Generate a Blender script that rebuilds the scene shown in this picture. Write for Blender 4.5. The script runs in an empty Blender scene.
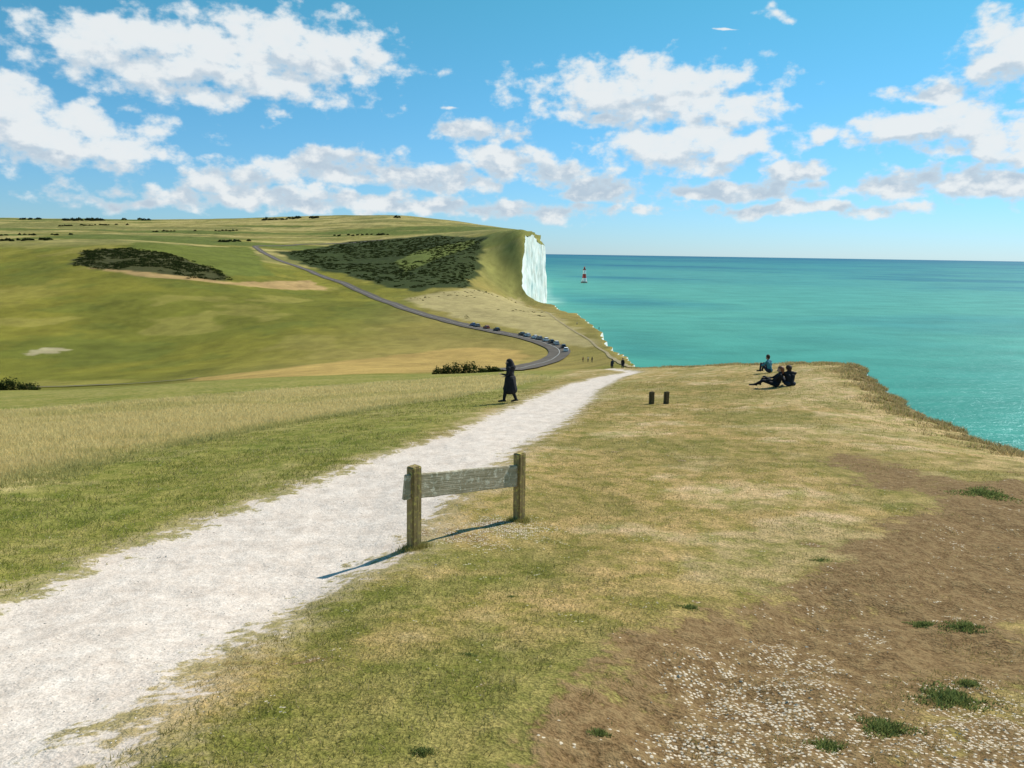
import bpy, bmesh, math, numpy as np, random
from mathutils import Matrix, Vector
rng=np.random.default_rng(7); random.seed(7)
sc=bpy.context.scene
sc.view_settings.view_transform='Standard'; sc.view_settings.look='None'; sc.view_settings.exposure=0
ZC=80.0; F=780.0; PITCH=math.radians(9.64); ROLL=math.radians(0.84)
f_=np.array([0,math.cos(PITCH),-math.sin(PITCH)]); r0=np.array([1.,0,0]); u0=np.array([0,math.sin(PITCH),math.cos(PITCH)])
R_=math.cos(ROLL)*r0+math.sin(ROLL)*u0; U_=-math.sin(ROLL)*r0+math.cos(ROLL)*u0
def ray(u,v): return f_*F+R_*(u-512)-U_*(v-384)
def P(u,v,Y):
    d=ray(u,v); k=Y/d[1]; return np.array([d[0]*k,Y,ZC+d[2]*k])
cam=bpy.data.cameras.new("camera"); co=bpy.data.objects.new("camera",cam); sc.collection.objects.link(co)
cam.sensor_width=36; cam.lens=36*F/1024; cam.clip_start=0.05; cam.clip_end=60000
M=Matrix(((R_[0],U_[0],-f_[0],0),(R_[1],U_[1],-f_[1],0),(R_[2],U_[2],-f_[2],ZC),(0,0,0,1)))
co.matrix_world=M; sc.camera=co
# ---------------------------------------------------------------- noise
def _h(xi,yi,s):
    h=(xi.astype(np.int64)*374761393+yi.astype(np.int64)*668265263+s*2147483647)&0xffffffff
    h=((h^(h>>13))*1274126177)&0xffffffff
    return ((h^(h>>16))&0xffffff)/float(0xffffff)
def vn(x,y,s=0):
    xi=np.floor(x);yi=np.floor(y);fx=x-xi;fy=y-yi
    fx=fx*fx*(3-2*fx);fy=fy*fy*(3-2*fy)
    a=_h(xi,yi,s);b=_h(xi+1,yi,s);c=_h(xi,yi+1,s);d=_h(xi+1,yi+1,s)
    return (a+(b-a)*fx)*(1-fy)+(c+(d-c)*fx)*fy
def fbm(x,y,o=4,s=0):
    r=0;a=.5;t=0
    for i in range(o):
        r=r+a*vn(x*2**i+17.3*i,y*2**i-9.1*i,s+i);t+=a;a*=.5
    return r/t-0.5
def sst(a,b,x):
    t=np.clip((x-a)/(b-a),0,1); return t*t*(3-2*t)
def sdpoly(px,py,poly):
    poly=np.asarray(poly,float)[:,:2]; n=len(poly)
    d=np.full(px.shape,1e18); ins=np.zeros(px.shape,bool)
    for i in range(n):
        x0,y0=poly[i];x1,y1=poly[(i+1)%n]
        ex,ey=x1-x0,y1-y0; L=ex*ex+ey*ey+1e-12
        t=np.clip(((px-x0)*ex+(py-y0)*ey)/L,0,1)
        dd=(px-x0-t*ex)**2+(py-y0-t*ey)**2
        d=np.minimum(d,dd)
        c=((y0>py)!=(y1>py))&(px<(x1-x0)*(py-y0)/(y1-y0+1e-15)+x0)
        ins^=c
    d=np.sqrt(d); return np.where(ins,-d,d)
# ---------------------------------------------------------------- terrain surface
C=[]
for u,Y in((0,3),(250,3),(512,3),(800,3),(1024,3.05)): C.append((u,768,Y))
C+=[(0,600,6.6),(300,600,6.4),(512,600,6.2),(800,600,6.0),(1024,600,5.9),(415,547,8.1),(519,521,9.4),
(0,500,11.5),(250,500,11.2),(512,500,10.4),(800,500,10.2),(1024,500,10),
(0,440,22),(300,440,19),(512,440,17),(800,440,16.5),(1024,450,16.5),
(0,415,36),(300,408,34),(512,404,28.5),(660,403,26),(760,388,30),(857,362,36),(800,363,39),(750,365,42.5),(700,366,49),(650,367,58),(950,410,24),
(0,398,60),(150,389,60),(300,379,75),(400,377,75),(460,374,85),(510,371.5,80),(570,370,85),(620,371.5,97),(645,369,110),
(0,388,190),(300,375,170),(400,369,210),(510,363,260),(550,357,300),(595,362,230),(630,352,230),
(0,382,250),(150,377,260),(300,360,290),(420,350,330),
(0,350,330),(0,300,500),(0,262,750),(0,244,930),(0,240,1150),(0,228,1700),
(150,340,390),(150,290,560),(150,262,720),(150,244,930),(150,240,1150),(150,229,1700),
(300,330,400),(300,310,520),(300,290,680),(300,270,900),(255,246,1200),(300,245,1300),(300,230,1700),
(400,308,560),(400,285,760),(400,260,1050),(400,240,1400),
(480,328,430),(480,310,560),(480,290,760),(480,265,1000),(480,240,1250),
(560,345,350),(600,332,400),(575,313,600),(550,303,900),
(519,292,1000),(521,250,1080),(523,231,1130),(534,237,1200),(545,245,1260),(500,262,1070),(500,234,1200),
(-100,218,2300),(0,218,2300),(100,219,2300),(200,219,2300),(300,217,2200),(400,216,2000),(440,223,1800),(480,228,1650),(512,230,1500)]
for u,v in((0,226),(200,226),(400,226),(510,240)): C+= [(u,v,3200),(u,v+7,6000)]
base=list(C)
for (u,v,Y) in base:
    if u==0: C.append((-380,v-5,Y))
    if u>=1000 and Y<20: C.append((1420,v+4,Y))
pts=np.array([P(*c) for c in C])
extra=np.array([(0,0,1.6),(-5,0,1.8),(5,0,1.6),(0,-2.5,1.15),(-2,-2.5,1.2),(2,-2.5,1.15),(9,3,2.3),(-9,3,2.6)])
px=np.concatenate([pts[:,0],extra[:,0]]);py=np.concatenate([pts[:,1],extra[:,1]]);pd=np.concatenate([ZC-pts[:,2],extra[:,2]])
D0=4.0
def cs(x,y):
    w=np.maximum(y+D0,1.0); return x/w*3.0,np.log(w)
cx,cy=cs(px,py); ce=pd/(py+D0); NCP=len(cx)
def KER(r2): return 0.5*r2*np.log(r2+1e-12)
AM=np.zeros((NCP+3,NCP+3)); AM[:NCP,:NCP]=KER((cx[:,None]-cx)**2+(cy[:,None]-cy)**2)+np.eye(NCP)*1.0e-3
AM[:NCP,NCP]=1;AM[:NCP,NCP+1]=cx;AM[:NCP,NCP+2]=cy;AM[NCP:,:NCP]=AM[:NCP,NCP:].T
WTS=np.linalg.solve(AM,np.concatenate([ce,[0,0,0]]))
def efield(x,y):
    sx,sy=cs(x,y); out=np.empty_like(sx)
    for i in range(0,len(sx),60000):
        a=sx[i:i+60000];b=sy[i:i+60000]
        out[i:i+60000]=KER((a[:,None]-cx)**2+(b[:,None]-cy)**2)@WTS[:NCP]+WTS[NCP]+WTS[NCP+1]*a+WTS[NCP+2]*b
    return out
EY=np.array([-8,4,10,17,24,30,36,40,47,60,90,120,230,400,600,880,960,1010,1100,1180,1250,1275,1500,2500,4000,9000.])
EX=np.array([14,12,11.5,11.5,12.8,14.5,16.0,15.2,13,10.7,14.5,20,33,45,49,44,24,10,14,30,47,49,44,50,-200,-1200.])
def Xe(y):
    b=np.interp(y,EY,EX); z=np.zeros_like(y)
    am=np.interp(y,[0,60,300,1000,1300],[1.9,2.0,4,11,12])
    l=np.log(np.maximum(y+D0,1))
    return b+am*1.2*fbm(l*30,z+3.3,5,40)
def H0(x,y):
    x=np.asarray(x,float).ravel();y=np.asarray(y,float).ravel()
    z=ZC-efield(x,y)*(y+D0)
    z+= (0.10*fbm(x*.35,y*.35,3,1)+0.06*fbm(x*1.5,y*1.5,3,2)+0.03*fbm(x*6,y*6,3,3))*(1-sst(40,90,y))
    z+= 0.5*fbm(x/14,y/14,3,4)*sst(50,140,y)*(1-sst(600,1000,y))
    z+= 5.0*fbm(x/130,y/130,4,5)*sst(300,700,y)
    s=np.maximum(Xe(y)-x,0)
    z-= 0.28*np.exp(-s/.5)*np.interp(y,[0,60,300],[1,1,2])
    z-= 0.5*np.maximum(fbm(x*.9,y*.9,3,43),0)*np.exp(-s/1.2)*(1-sst(60,120,y))
    z+= 20*fbm(np.log(np.maximum(y+D0,1))*45,x*0+1.7,5,42)*np.exp(-s/16)*sst(1020,1120,y)
    return z
def W(u,v,ymin=2.0,ymax=3500.,fb=None):
    d=ray(u,v); Y=np.exp(np.linspace(math.log(ymin),math.log(ymax),1500)); k=Y/d[1]
    X=d[0]*k; Z=ZC+d[2]*k; h=H0(X,Y)
    below=np.nonzero((Z<=h)&(X<Xe(Y)+5))[0]
    if len(below)==0:
        Yb=fb if fb else ymax; k=Yb/d[1]; return np.array([d[0]*k,Yb])
    i=below[0]
    if i>0:
        g0=Z[i-1]-h[i-1];g1=Z[i]-h[i];t=g0/(g0-g1+1e-12); return np.array([X[i-1]+(X[i]-X[i-1])*t,Y[i-1]+(Y[i]-Y[i-1])*t])
    return np.array([X[i],Y[i]])
pathL=[(-420,740),(-160,655),(0,600),(60,580),(130,550),(205,522),(298,488),(352,467),(404,448),(452,434),(491,415),(535,397),(568,384),(600,376),(627,371.5)]
pathR=[(641,371.8),(622,376.5),(600,388),(588,402),(560,424),(520,445),(490,468),(458,490),(428,515),(402,543),(370,563),(332,583),(290,604),(240,631),(195,660),(148,692),(95,738),(62,775),(-80,900)]
wl=[W(u,v,.9,110,98) for u,v in pathL]; wr=[W(u,v,.9,110,98) for u,v in pathR]
ext_=[np.array([wl[-1][0]+1.5,125.]),np.array([wl[-1][0]+3.3,124.])]
PATH=np.array(wl+ext_+wr)
scp=[(540,800),(575,730),(592,690),(650,637),(760,600),(860,562),(950,515),(1010,488),(1100,470)]
SC=[W(u,v,.9,40) for u,v in scp]+[np.array([14.,9.]),np.array([16.,-3.]),np.array([2.,-3.]),np.array([1.,1.])]
SC=np.array(SC)
def H(x,y):
    x=np.asarray(x,float).ravel();y=np.asarray(y,float).ravel()
    z=H0(x,y); m=y<130
    if m.any():
        sd=sdpoly(x[m],y[m],PATH); z[m]-=0.06*sst(0.5,-0.4,sd)
    m=y<20
    if m.any():
        xm,ym=x[m],y[m]
        sd=sdpoly(xm,ym,SC)+0.6*fbm(xm*1.1,ym*1.1,4,9)
        z[m]-=0.15*sst(0.35,-0.75,sd)-0.15*fbm(xm*1.6,ym*1.6,5,10)*sst(0.1,-.4,sd)
    return z
def Hp(x,y): return float(H(np.array([x]),np.array([y]))[0])
# ---------------------------------------------------------------- helpers
def reg(o,kind=None,label=None,cat=None,group=None):
    if kind:o["kind"]=kind
    if label:o["label"]=label
    if cat:o["category"]=cat
    if group:o["group"]=group
    return o
def mesh_np(name,V,Fc,mat=None,cols=None,smooth=False):
    me=bpy.data.meshes.new(name); Fc=np.asarray(Fc); k=Fc.shape[1]
    me.vertices.add(len(V)); me.vertices.foreach_set("co",np.asarray(V,np.float32).ravel())
    me.loops.add(Fc.size); me.loops.foreach_set("vertex_index",Fc.astype(np.int32).ravel())
    me.polygons.add(len(Fc)); me.polygons.foreach_set("loop_start",np.arange(0,Fc.size,k,dtype=np.int32))
    try: me.polygons.foreach_set("loop_total",np.full(len(Fc),k,np.int32))
    except Exception: pass
    me.polygons.foreach_set("use_smooth",np.full(len(Fc),smooth))
    if cols is not None:
        for nm,arr in cols.items():
            if arr.ndim==2:
                a=me.attributes.new(nm,'FLOAT_COLOR','POINT'); c=np.ones((len(V),4),np.float32); c[:,:3]=arr; a.data.foreach_set("color",c.ravel())
            else:
                a=me.attributes.new(nm,'FLOAT','POINT'); a.data.foreach_set("value",arr.astype(np.float32))
    me.update(calc_edges=True)
    if mat: me.materials.append(mat)
    o=bpy.data.objects.new(name,me); sc.collection.objects.link(o); return o
class NT:
    def __init__(s,nt): s.t=nt; s.n=nt.nodes; s.l=nt.links
    def node(s,ty,**kw):
        nd=s.n.new(ty)
        for k,v in kw.items(): setattr(nd,k,v)
        return nd
    def set(s,inp,v):
        if isinstance(v,bpy.types.NodeSocket): s.l.new(v,inp)
        elif v is not None:
            if isinstance(v,(tuple,list)) and inp.type=='RGBA' and len(v)==3: v=(*v,1)
            inp.default_value=v
    def math(s,op,a,b=None,c=None,clamp=False):
        nd=s.node('ShaderNodeMath',operation=op,use_clamp=clamp); s.set(nd.inputs[0],a)
        if b is not None:s.set(nd.inputs[1],b)
        if c is not None:s.set(nd.inputs[2],c)
        return nd.outputs[0]
    def vm(s,op,a,b=None,out=0):
        nd=s.node('ShaderNodeVectorMath',operation=op); s.set(nd.inputs[0],a)
        if b is not None:
            if op=='SCALE': s.set(nd.inputs[3],b)
            else: s.set(nd.inputs[1],b)
        return nd.outputs[out]
    def noise(s,vec,scale,detail=5,rough=.6,dist=0,col=False,dim='3D'):
        nd=s.node('ShaderNodeTexNoise',noise_dimensions=dim); s.set(nd.inputs['Vector'],vec); s.set(nd.inputs['Scale'],scale)
        nd.inputs['Detail'].default_value=detail; nd.inputs['Roughness'].default_value=rough; nd.inputs['Distortion'].default_value=dist
        return nd.outputs['Color' if col else 'Fac']
    def mr(s,v,a,b,c=0.,d=1.,smooth=False):
        nd=s.node('ShaderNodeMapRange'); nd.clamp=True
        if smooth: nd.interpolation_type='SMOOTHSTEP'
        s.set(nd.inputs[0],v)
        for i,x in zip((1,2,3,4),(a,b,c,d)): s.set(nd.inputs[i],x)
        return nd.outputs[0]
    def mix(s,f,a,b,blend='MIX'):
        nd=s.node('ShaderNodeMix',data_type='RGBA',blend_type=blend); s.set(nd.inputs[0],f); s.set(nd.inputs[6],a); s.set(nd.inputs[7],b)
        return nd.outputs[2]
    def attr(s,nm,out='Fac'):
        nd=s.node('ShaderNodeAttribute',attribute_name=nm); return nd.outputs[out]
def newmat(name):
    m=bpy.data.materials.new(name); m.use_nodes=True; m.node_tree.nodes.clear(); T=NT(m.node_tree)
    out=T.node('ShaderNodeOutputMaterial'); return m,T,out
def simple(name,col,rough=.8,var=.25,scale=20,spec=.3):
    m,T,out=newmat(name); b=T.node('ShaderNodeBsdfPrincipled'); tc=T.node('ShaderNodeTexCoord')
    nz=T.noise(tc.outputs['Object'],scale,3)
    c=T.mix(1.0,(*col,1),T.mr(nz,.3,.7,1-var,1+var),'MULTIPLY')
    T.set(b.inputs['Base Color'],c); b.inputs['Roughness'].default_value=rough; b.inputs['Specular IOR Level'].default_value=spec
    T.set(out.inputs[0],b.outputs[0]); return m
# ---------------------------------------------------------------- ground material
gm,T,out=newmat("turf_and_chalk")
pos=T.node('ShaderNodeNewGeometry').outputs['Position']
nB=T.noise(pos,2.1,4,.68,dim='2D'); nE=T.noise(pos,9,3,.7,dim='2D'); nC=T.noise(pos,40,2,.7,dim='2D')
tint=T.attr("tint",'Color')
c=T.mix(T.mr(nE,.46,.66),tint,T.mix(1.,tint,(1.3,1.25,1.3,1),'MULTIPLY'))
c=T.mix(T.mr(nB,.47,.64,0,.95),c,T.mix(1.,c,(.62,.73,.47,1),'MULTIPLY'))
c=T.mix(T.mr(nB,.46,.32,0,.7),c,T.mix(1.,c,(1.35,1.27,1.45,1),'MULTIPLY'))
c=T.mix(1.,c,T.mr(nC,.28,.72,.6,1.4),'MULTIPLY')
nBE=T.math('ADD',T.math('MULTIPLY',nB,.6),T.math('MULTIPLY',nE,.4))
soil=T.attr("soil")
fs=T.mr(T.math('ADD',soil,T.math('MULTIPLY',T.math('SUBTRACT',nBE,.5),2.0)),.40,.72,smooth=True)
sc_=T.mix(T.mr(nC,.3,.7),(.115,.068,.028,1),(.27,.17,.078,1)); sc_=T.mix(T.mr(nE,.42,.62,0,.55),sc_,(.34,.235,.11,1))
c=T.mix(fs,c,sc_)
ch=T.attr("chalk"); vo=T.node('ShaderNodeTexVoronoi',voronoi_dimensions='2D'); T.set(vo.inputs['Vector'],pos); vo.inputs['Scale'].default_value=46
vc=T.node('ShaderNodeSeparateColor'); T.set(vc.inputs[0],vo.outputs['Color'])
pick=T.math('LESS_THAN',vc.outputs[0],T.mr(T.math('ADD',ch,T.math('MULTIPLY',T.math('SUBTRACT',nBE,.5),3.0)),.3,1.2,0,.8))
fl=T.math('MULTIPLY',pick,T.mr(vo.outputs['Distance'],.5,.3,0,.9))
c=T.mix(fl,c,(.70,.60,.46,1))
sd=T.attr("sdp"); wob=T.math('ADD',T.math('MULTIPLY',T.math('SUBTRACT',nB,.5),1.5),T.math('MULTIPLY',T.math('SUBTRACT',nE,.5),.8))
fp=T.mr(T.math('ADD',sd,wob),.14,-.12,smooth=True)
pc=T.mix(T.mr(nBE,.36,.64),(.64,.53,.44,1),(.82,.71,.61,1))
pc=T.mix(1.,pc,T.mr(vc.outputs[1],0,1,.90,1.08),'MULTIPLY')
pc=T.mix(T.mr(vo.outputs['Distance'],.5,.8,0,.35),pc,(.42,.34,.26,1))
pc=T.mix(T.mr(nC,.55,.75,0,.2),pc,(.50,.41,.32,1))
c=T.mix(T.mr(T.math('ADD',sd,wob),.65,.1,0,.6,True),c,(.45,.35,.2,1))
c=T.mix(fp,c,pc)
b=T.node('ShaderNodeBsdfPrincipled'); T.set(b.inputs['Base Color'],c); b.inputs['Roughness'].default_value=.95; b.inputs['Specular IOR Level'].default_value=.05
hh=T.math('ADD',T.math('MULTIPLY',nC,.02),T.math('MULTIPLY',nE,.06))
bp=T.node('ShaderNodeBump'); T.set(bp.inputs['Strength'],T.mr(fp,0,1,.7,.4)); bp.inputs['Distance'].default_value=.75; T.set(bp.inputs['Height'],hh); T.set(b.inputs['Normal'],bp.outputs[0])
T.set(out.inputs[0],b.outputs[0])
# ---------------------------------------------------------------- terrain mesh
NA,NR=960,900
azs=np.radians(np.linspace(-56,58,NA)); rr=np.exp(np.linspace(math.log(2.2),math.log(8500),NR))
AZ,RR=np.meshgrid(azs,rr); X=(RR*np.sin(AZ)).ravel(); Yy=(RR*np.cos(AZ)-D0).ravel()
xe=Xe(Yy); sea=X>xe; Xs=np.minimum(X,xe)
Z=H(Xs,Yy)
idx=np.arange(NA*NR).reshape(NR,NA)
Q=np.stack([idx[:-1,:-1],idx[:-1,1:],idx[1:,1:],idx[1:,:-1]],-1).reshape(-1,4)
Q=Q[~sea[Q].all(1)]
NV=len(Xs); sdp=np.full(NV,5.); m=Yy<135; sdp[m]=np.clip(sdpoly(Xs[m],Yy[m],PATH),-3,5)
tint=np.zeros((NV,3)); tint[:]=(.375,.265,.10)
def lay(mask,col):
    mk=np.clip(mask,0,1)[:,None]; tint[:]=tint*(1-mk)+np.array(col)*mk
def polyf(pix,ymin,ymax=3500):
    return np.array([W(u,v,ymin,ymax) for u,v in pix])
def region(pix,ymin,col,soft,nz=1.0,st=1.0):
    poly=polyf(pix,ymin); lo,hi=(poly[:,1].min()-60,poly[:,1].max()+100)
    m=(Yy>lo)&(Yy<hi)&(Yy>ymin*.9); mk=np.zeros(NV)
    s=sdpoly(Xs[m],Yy[m],poly)+fbm(Xs[m]/(soft*3),Yy[m]/(soft*3),4,31)*soft*3*nz
    mk[m]=sst(soft*.5,-soft*.5,s)*st
    lay(mk,col)
PCY=[0,8,15,30,60,120];PCX=[-2.5,-2.6,-2.2,0,5,14]
lf=sst(.3,-1.5,Xs-np.interp(Yy,PCY,PCX))
nr=Yy<140
gA=fbm(Xs*.28,Yy*.28,4,101);gB=fbm(Xs*.09,Yy*.16,4,102);gC=fbm(Xs*.9,Yy*.9,4,103);gD=fbm(Xs*.5,Yy*.5,4,104)
nearL=sst(3.5,-1,Xs)*sst(16,8,Yy)
lay(sst(.02,.22,gA)*.7*nr,(.50,.37,.18)); lay(sst(.08,.2,gC)*.6*nr,(.53,.40,.225))
lay(sst(.0,.2,-gA)*.6*nr,(.25,.20,.062)); lay(sst(.03,.16,-gD)*(.45+.4*nearL)*nr,(.20,.185,.048)); lay(sst(.06,.2,-gC)*.5*nr,(.22,.18,.055))
lay(lf*nr,(.245,.225,.055)); lay(lf*nr*sst(0,.2,gA)*.6,(.32,.275,.085)); lay(lf*nr*sst(.02,.2,-gA)*.5,(.17,.19,.04)); lay(lf*nr*sst(.08,.2,gC)*.4,(.34,.28,.11))
lay(.55*sst(2.6,.5,np.abs(sdp))*(1-lf)*(Yy<40)*sst(-.1,.15,gB),(.25,.225,.065))
tall_pix=[(-200,418),(0,411),(150,400),(300,388),(450,378),(520,375),(545,378),(480,392),(380,408),(270,428),(150,452),(0,488),(-200,520)]
TALL=np.array([W(u,v,5,100,80) for u,v in tall_pix])
m=Yy<120; mk=np.zeros(NV); mk[m]=sst(.9,-.9,sdpoly(Xs[m],Yy[m],TALL)+1.6*fbm(Xs[m]/3,Yy[m]/3,3,12)); lay(mk,(.50,.41,.175))
far=sst(110,160,Yy); lay(far,(.215,.19,.030))
h1=fbm(Xs/110,Yy/160,4,201); lay(far*sst(.02,.14,h1)*.75,(.285,.235,.05)); lay(far*sst(.02,.14,-h1)*.7,(.145,.145,.024))
h2=fbm(Xs/45,Yy/60,4,203); lay(far*sst(.08,.14,h2)*.45,(.32,.26,.07)); lay(far*sst(.10,.16,-h2)*.5,(.125,.14,.026))
lay(sst(1000,1500,Yy)*.8,(.27,.23,.075))
g=fbm(Xs/300,Yy/90,3,55); fz=sst(850,1000,Yy)
lay(sst(.03,.045,g)*fz*.9,(.42,.33,.125)); lay(sst(.05,.065,-g)*fz*.9,(.12,.145,.034)); lay(sst(.13,.145,g)*fz*.85,(.19,.18,.055))
coast=sst(170,60,xe-Xs)*sst(130,200,Yy)*sst(1100,850,Yy); lay(coast*.85,(.30,.225,.07)); lay(coast*sst(.0,.12,h1)*.6,(.21,.18,.045))
lay(sst(120,40,xe-Xs)*sst(850,1000,Yy)*.7,(.23,.215,.06))
region([(200,378),(330,362),(470,346),(525,350),(505,366),(400,373),(250,382)],140,(.42,.28,.09),6)
region([(405,298),(470,290),(520,296),(565,322),(592,346),(540,334),(470,321)],200,(.39,.31,.14),8)
region([(275,252),(350,241),(440,235),(486,236),(480,262),(466,287),(420,292),(385,288),(350,276),(310,267)],400,(.045,.058,.017),8)
region([(395,262),(420,250),(470,240),(478,242),(440,258),(405,272)],400,(.15,.17,.04),4,.6,.85)
region([(70,264),(85,250),(130,249),(170,255),(215,268),(232,282),(190,280),(150,273),(100,271)],300,(.07,.068,.025),7)
region([(90,268),(150,273),(232,282),(310,280),(325,290),(235,285),(140,277)],300,(.43,.28,.12),5)
region([(130,243),(250,247),(262,262),(275,276),(230,276),(180,256),(130,249)],300,(.14,.155,.03),6)
region([(22,351),(45,347.5),(72,349),(62,353),(28,355)],150,(.44,.36,.22),2.5,1.2,.8)
tx=1+.5*fbm(Xs/16,Yy/30,4,301)*far+.5*fbm(Xs/4,Yy/6,3,302)*far; tint*=np.clip(tx,.5,1.5)[:,None]
soil=np.zeros(NV);chalk=np.zeros(NV)
m=Yy<22
xm,ym=Xs[m],Yy[m]; s=sdpoly(xm,ym,SC)
band=sst(1.5,.2,np.abs(s+.6+.5*fbm(xm*.8,ym*.8,3,22)))
so=.55*sst(.45,-.35,s+.5*fbm(xm,ym,3,21))*(1-.6*sst(.04,.16,fbm(xm*.7,ym*.7,3,23)))+.75*band
db=np.hypot((xm+.5)*.75,(ym-8.7)*.9)+.5*fbm(xm*2,ym*2,3,8); so2=sst(1.3,.1,db)
db2=np.hypot((xm-.1)*.9,(ym-9.0))+.5*fbm(xm*2,ym*2,3,8); so3=sst(.9,.1,db2)
soil[m]=np.clip(so*.8+.55*so2,0,1)
chalk[m]=.15*sst(.3,-.5,s)+.6*so2+.35*so3
rub=np.array([W(u,v,.9,40) for u,v in [(690,660),(760,630),(820,660),(860,720),(860,800),(690,800),(670,735)]])
sr=sdpoly(xm,ym,rub); chalk[m]+= .6*sst(.4,-.3,sr+.5*fbm(xm*2,ym*2,3,5))
rub2=np.array([W(u,v,.9,40) for u,v in [(900,690),(1000,670),(1080,690),(1080,790),(910,790)]])
sr=sdpoly(xm,ym,rub2); chalk[m]+= .55*sst(.4,-.3,sr)
mm=Yy<60; soil[mm]+=.36*sst(.04,.2,fbm(Xs[mm]*.45,Yy[mm]*.45,4,61))*(1-lf[mm])
es=xe-Xs; soil+= .6*sst(1.6,0.1,es)*(Yy<130)
wb=sst(1.6,0,np.abs(Xs-6.2+1.2*fbm(Xs,Yy,3,66)))*sst(6.5,8.5,Yy)*sst(18,13,Yy); soil+=.5*wb
lay(.75*sst(6,1,es)*(Yy<70)*(Yy>13)*(fbm(Xs*.8,Yy*.8,3,71)>-.05),(.47,.345,.155))
V=np.stack([Xs,Yy,Z],1)
def sub(name,faces,kind='structure'):
    us,inv=np.unique(faces,return_inverse=True)
    return reg(mesh_np(name,V[us],inv.reshape(-1,4),gm,{"tint":tint[us],"sdp":sdp[us],"soil":soil[us],"chalk":chalk[us]},True),kind)
inpath=(sdp[Q].max(1)<.15); nearf=Yy[Q].mean(1)<135
sub("path",Q[inpath]); sub("ground",Q[nearf&~inpath]); sub("hills",Q[~nearf&~inpath])
# ---------------------------------------------------------------- cliff faces
cm,T,out=newmat("chalk_cliff"); pos=T.node('ShaderNodeNewGeometry').outputs['Position']
st=T.vm('MULTIPLY',pos,(.10,.10,.05)); a1=T.noise(st,1,5,.65)
c=T.mix(T.mr(a1,.3,.55),(.68,.62,.52,1),(.95,.92,.85,1))
b=T.node('ShaderNodeBsdfPrincipled');T.set(b.inputs['Base Color'],c);b.inputs['Roughness'].default_value=.95;b.inputs['Specular IOR Level'].default_value=.1
T.set(out.inputs[0],b.outputs[0])
yl=np.unique(np.concatenate([np.exp(np.linspace(math.log(2),math.log(6000),1400))-D0,np.linspace(1000,1320,500)])); K_=26
xl=Xe(yl); zt=H(xl,yl)
kk=np.linspace(0,1,K_)
YL,KK=np.meshgrid(yl,kk,indexing='ij'); XL=xl[:,None]+KK*np.interp(YL,[0,100,1000],[4,6,5])
am=np.interp(YL,[0,100,900],[.6,2,6]); ll=np.log(YL+D0+1)
XL=XL+am*(fbm(ll*75,KK*3,5,80)+.3*fbm(ll*50,KK*8,3,81))*np.minimum(KK*5,1)
ZL=zt[:,None]*(1-KK)+(-4)*KK - 0.02
idx=np.arange(len(yl)*K_).reshape(len(yl),K_)
FQ=np.stack([idx[:-1,:-1],idx[:-1,1:],idx[1:,1:],idx[1:,:-1]],-1).reshape(-1,4)
reg(mesh_np("cliff",np.stack([XL.ravel(),YL.ravel(),ZL.ravel()],1),FQ,cm,None,True),"structure")
# ---------------------------------------------------------------- sea
sm,T,out=newmat("sea_water"); pos=T.node('ShaderNodeNewGeometry').outputs['Position']
ln=T.vm('LENGTH',pos,None,1); dist=T.math('LOGARITHM',T.math('MAXIMUM',ln,10),10)
rp=T.node('ShaderNodeValToRGB'); T.set(rp.inputs[0],T.mr(dist,2.0,4.5)); e=rp.color_ramp.elements
e[0].position=0;e[0].color=(.022,.20,.155,1);e[1].position=1;e[1].color=(.025,.14,.225,1)
for p_,c_ in((.22,(.045,.265,.205,1)),(.42,(.10,.355,.275,1)),(.58,(.095,.335,.28,1)),(.76,(.05,.24,.25,1))):
    x=e.new(p_);x.color=c_
w1=T.noise(T.vm('MULTIPLY',pos,(.0009,.0011,0)),1,3,.55); w2=T.noise(T.vm('MULTIPLY',pos,(.012,.02,0)),1,4,.6); w3=T.noise(T.vm('MULTIPLY',pos,(.00016,.0003,0)),1,3,.55)
c=T.mix(T.mr(w1,.52,.62,0,.8),rp.outputs[0],T.mix(1.,rp.outputs[0],(.45,.62,.85,1),'MULTIPLY'))  # dark patches paint cloud shadow bands into the water colour
c=T.mix(T.mr(w3,.48,.60,0,.7),c,T.mix(1.,c,(.55,.68,.88,1),'MULTIPLY'))
c=T.mix(1.,c,T.mr(w2,.3,.7,.84,1.16),'MULTIPLY')
sh=T.attr("shore"); c=T.mix(T.math('MULTIPLY',sh,T.mr(w2,.3,.7,.2,.9)),c,(.45,.62,.55,1))
df=T.node('ShaderNodeBsdfDiffuse');T.set(df.inputs[0],c)
gl=T.node('ShaderNodeBsdfGlossy');gl.inputs['Roughness'].default_value=.28;gl.inputs['Color'].default_value=(.6,.85,.95,1)
bp=T.node('ShaderNodeBump');bp.inputs['Strength'].default_value=.8;bp.inputs['Distance'].default_value=1.8
T.set(bp.inputs['Height'],T.noise(T.vm('MULTIPLY',pos,(.05,.09,.1)),1,6,.7))
T.set(df.inputs['Normal'],bp.outputs[0]);T.set(gl.inputs['Normal'],bp.outputs[0])
mx=T.node('ShaderNodeMixShader');lw=T.node('ShaderNodeFresnel');lw.inputs[0].default_value=1.33
T.set(mx.inputs[0],T.mr(lw.outputs[0],0,1,.02,.14));T.set(mx.inputs[1],df.outputs[0]);T.set(mx.inputs[2],gl.outputs[0]);T.set(out.inputs[0],mx.outputs[0])
sa=np.radians(np.linspace(-180,180,361)[:-1]); sr_=np.concatenate([[0.5],np.exp(np.linspace(math.log(10),math.log(30000),240))])
SA,SR=np.meshgrid(sa,sr_); sx=(SR*np.sin(SA)).ravel(); sy=(SR*np.cos(SA)).ravel()
idx=np.arange(len(sx)).reshape(len(sr_),360); nx=np.roll(idx,-1,1)
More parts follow.
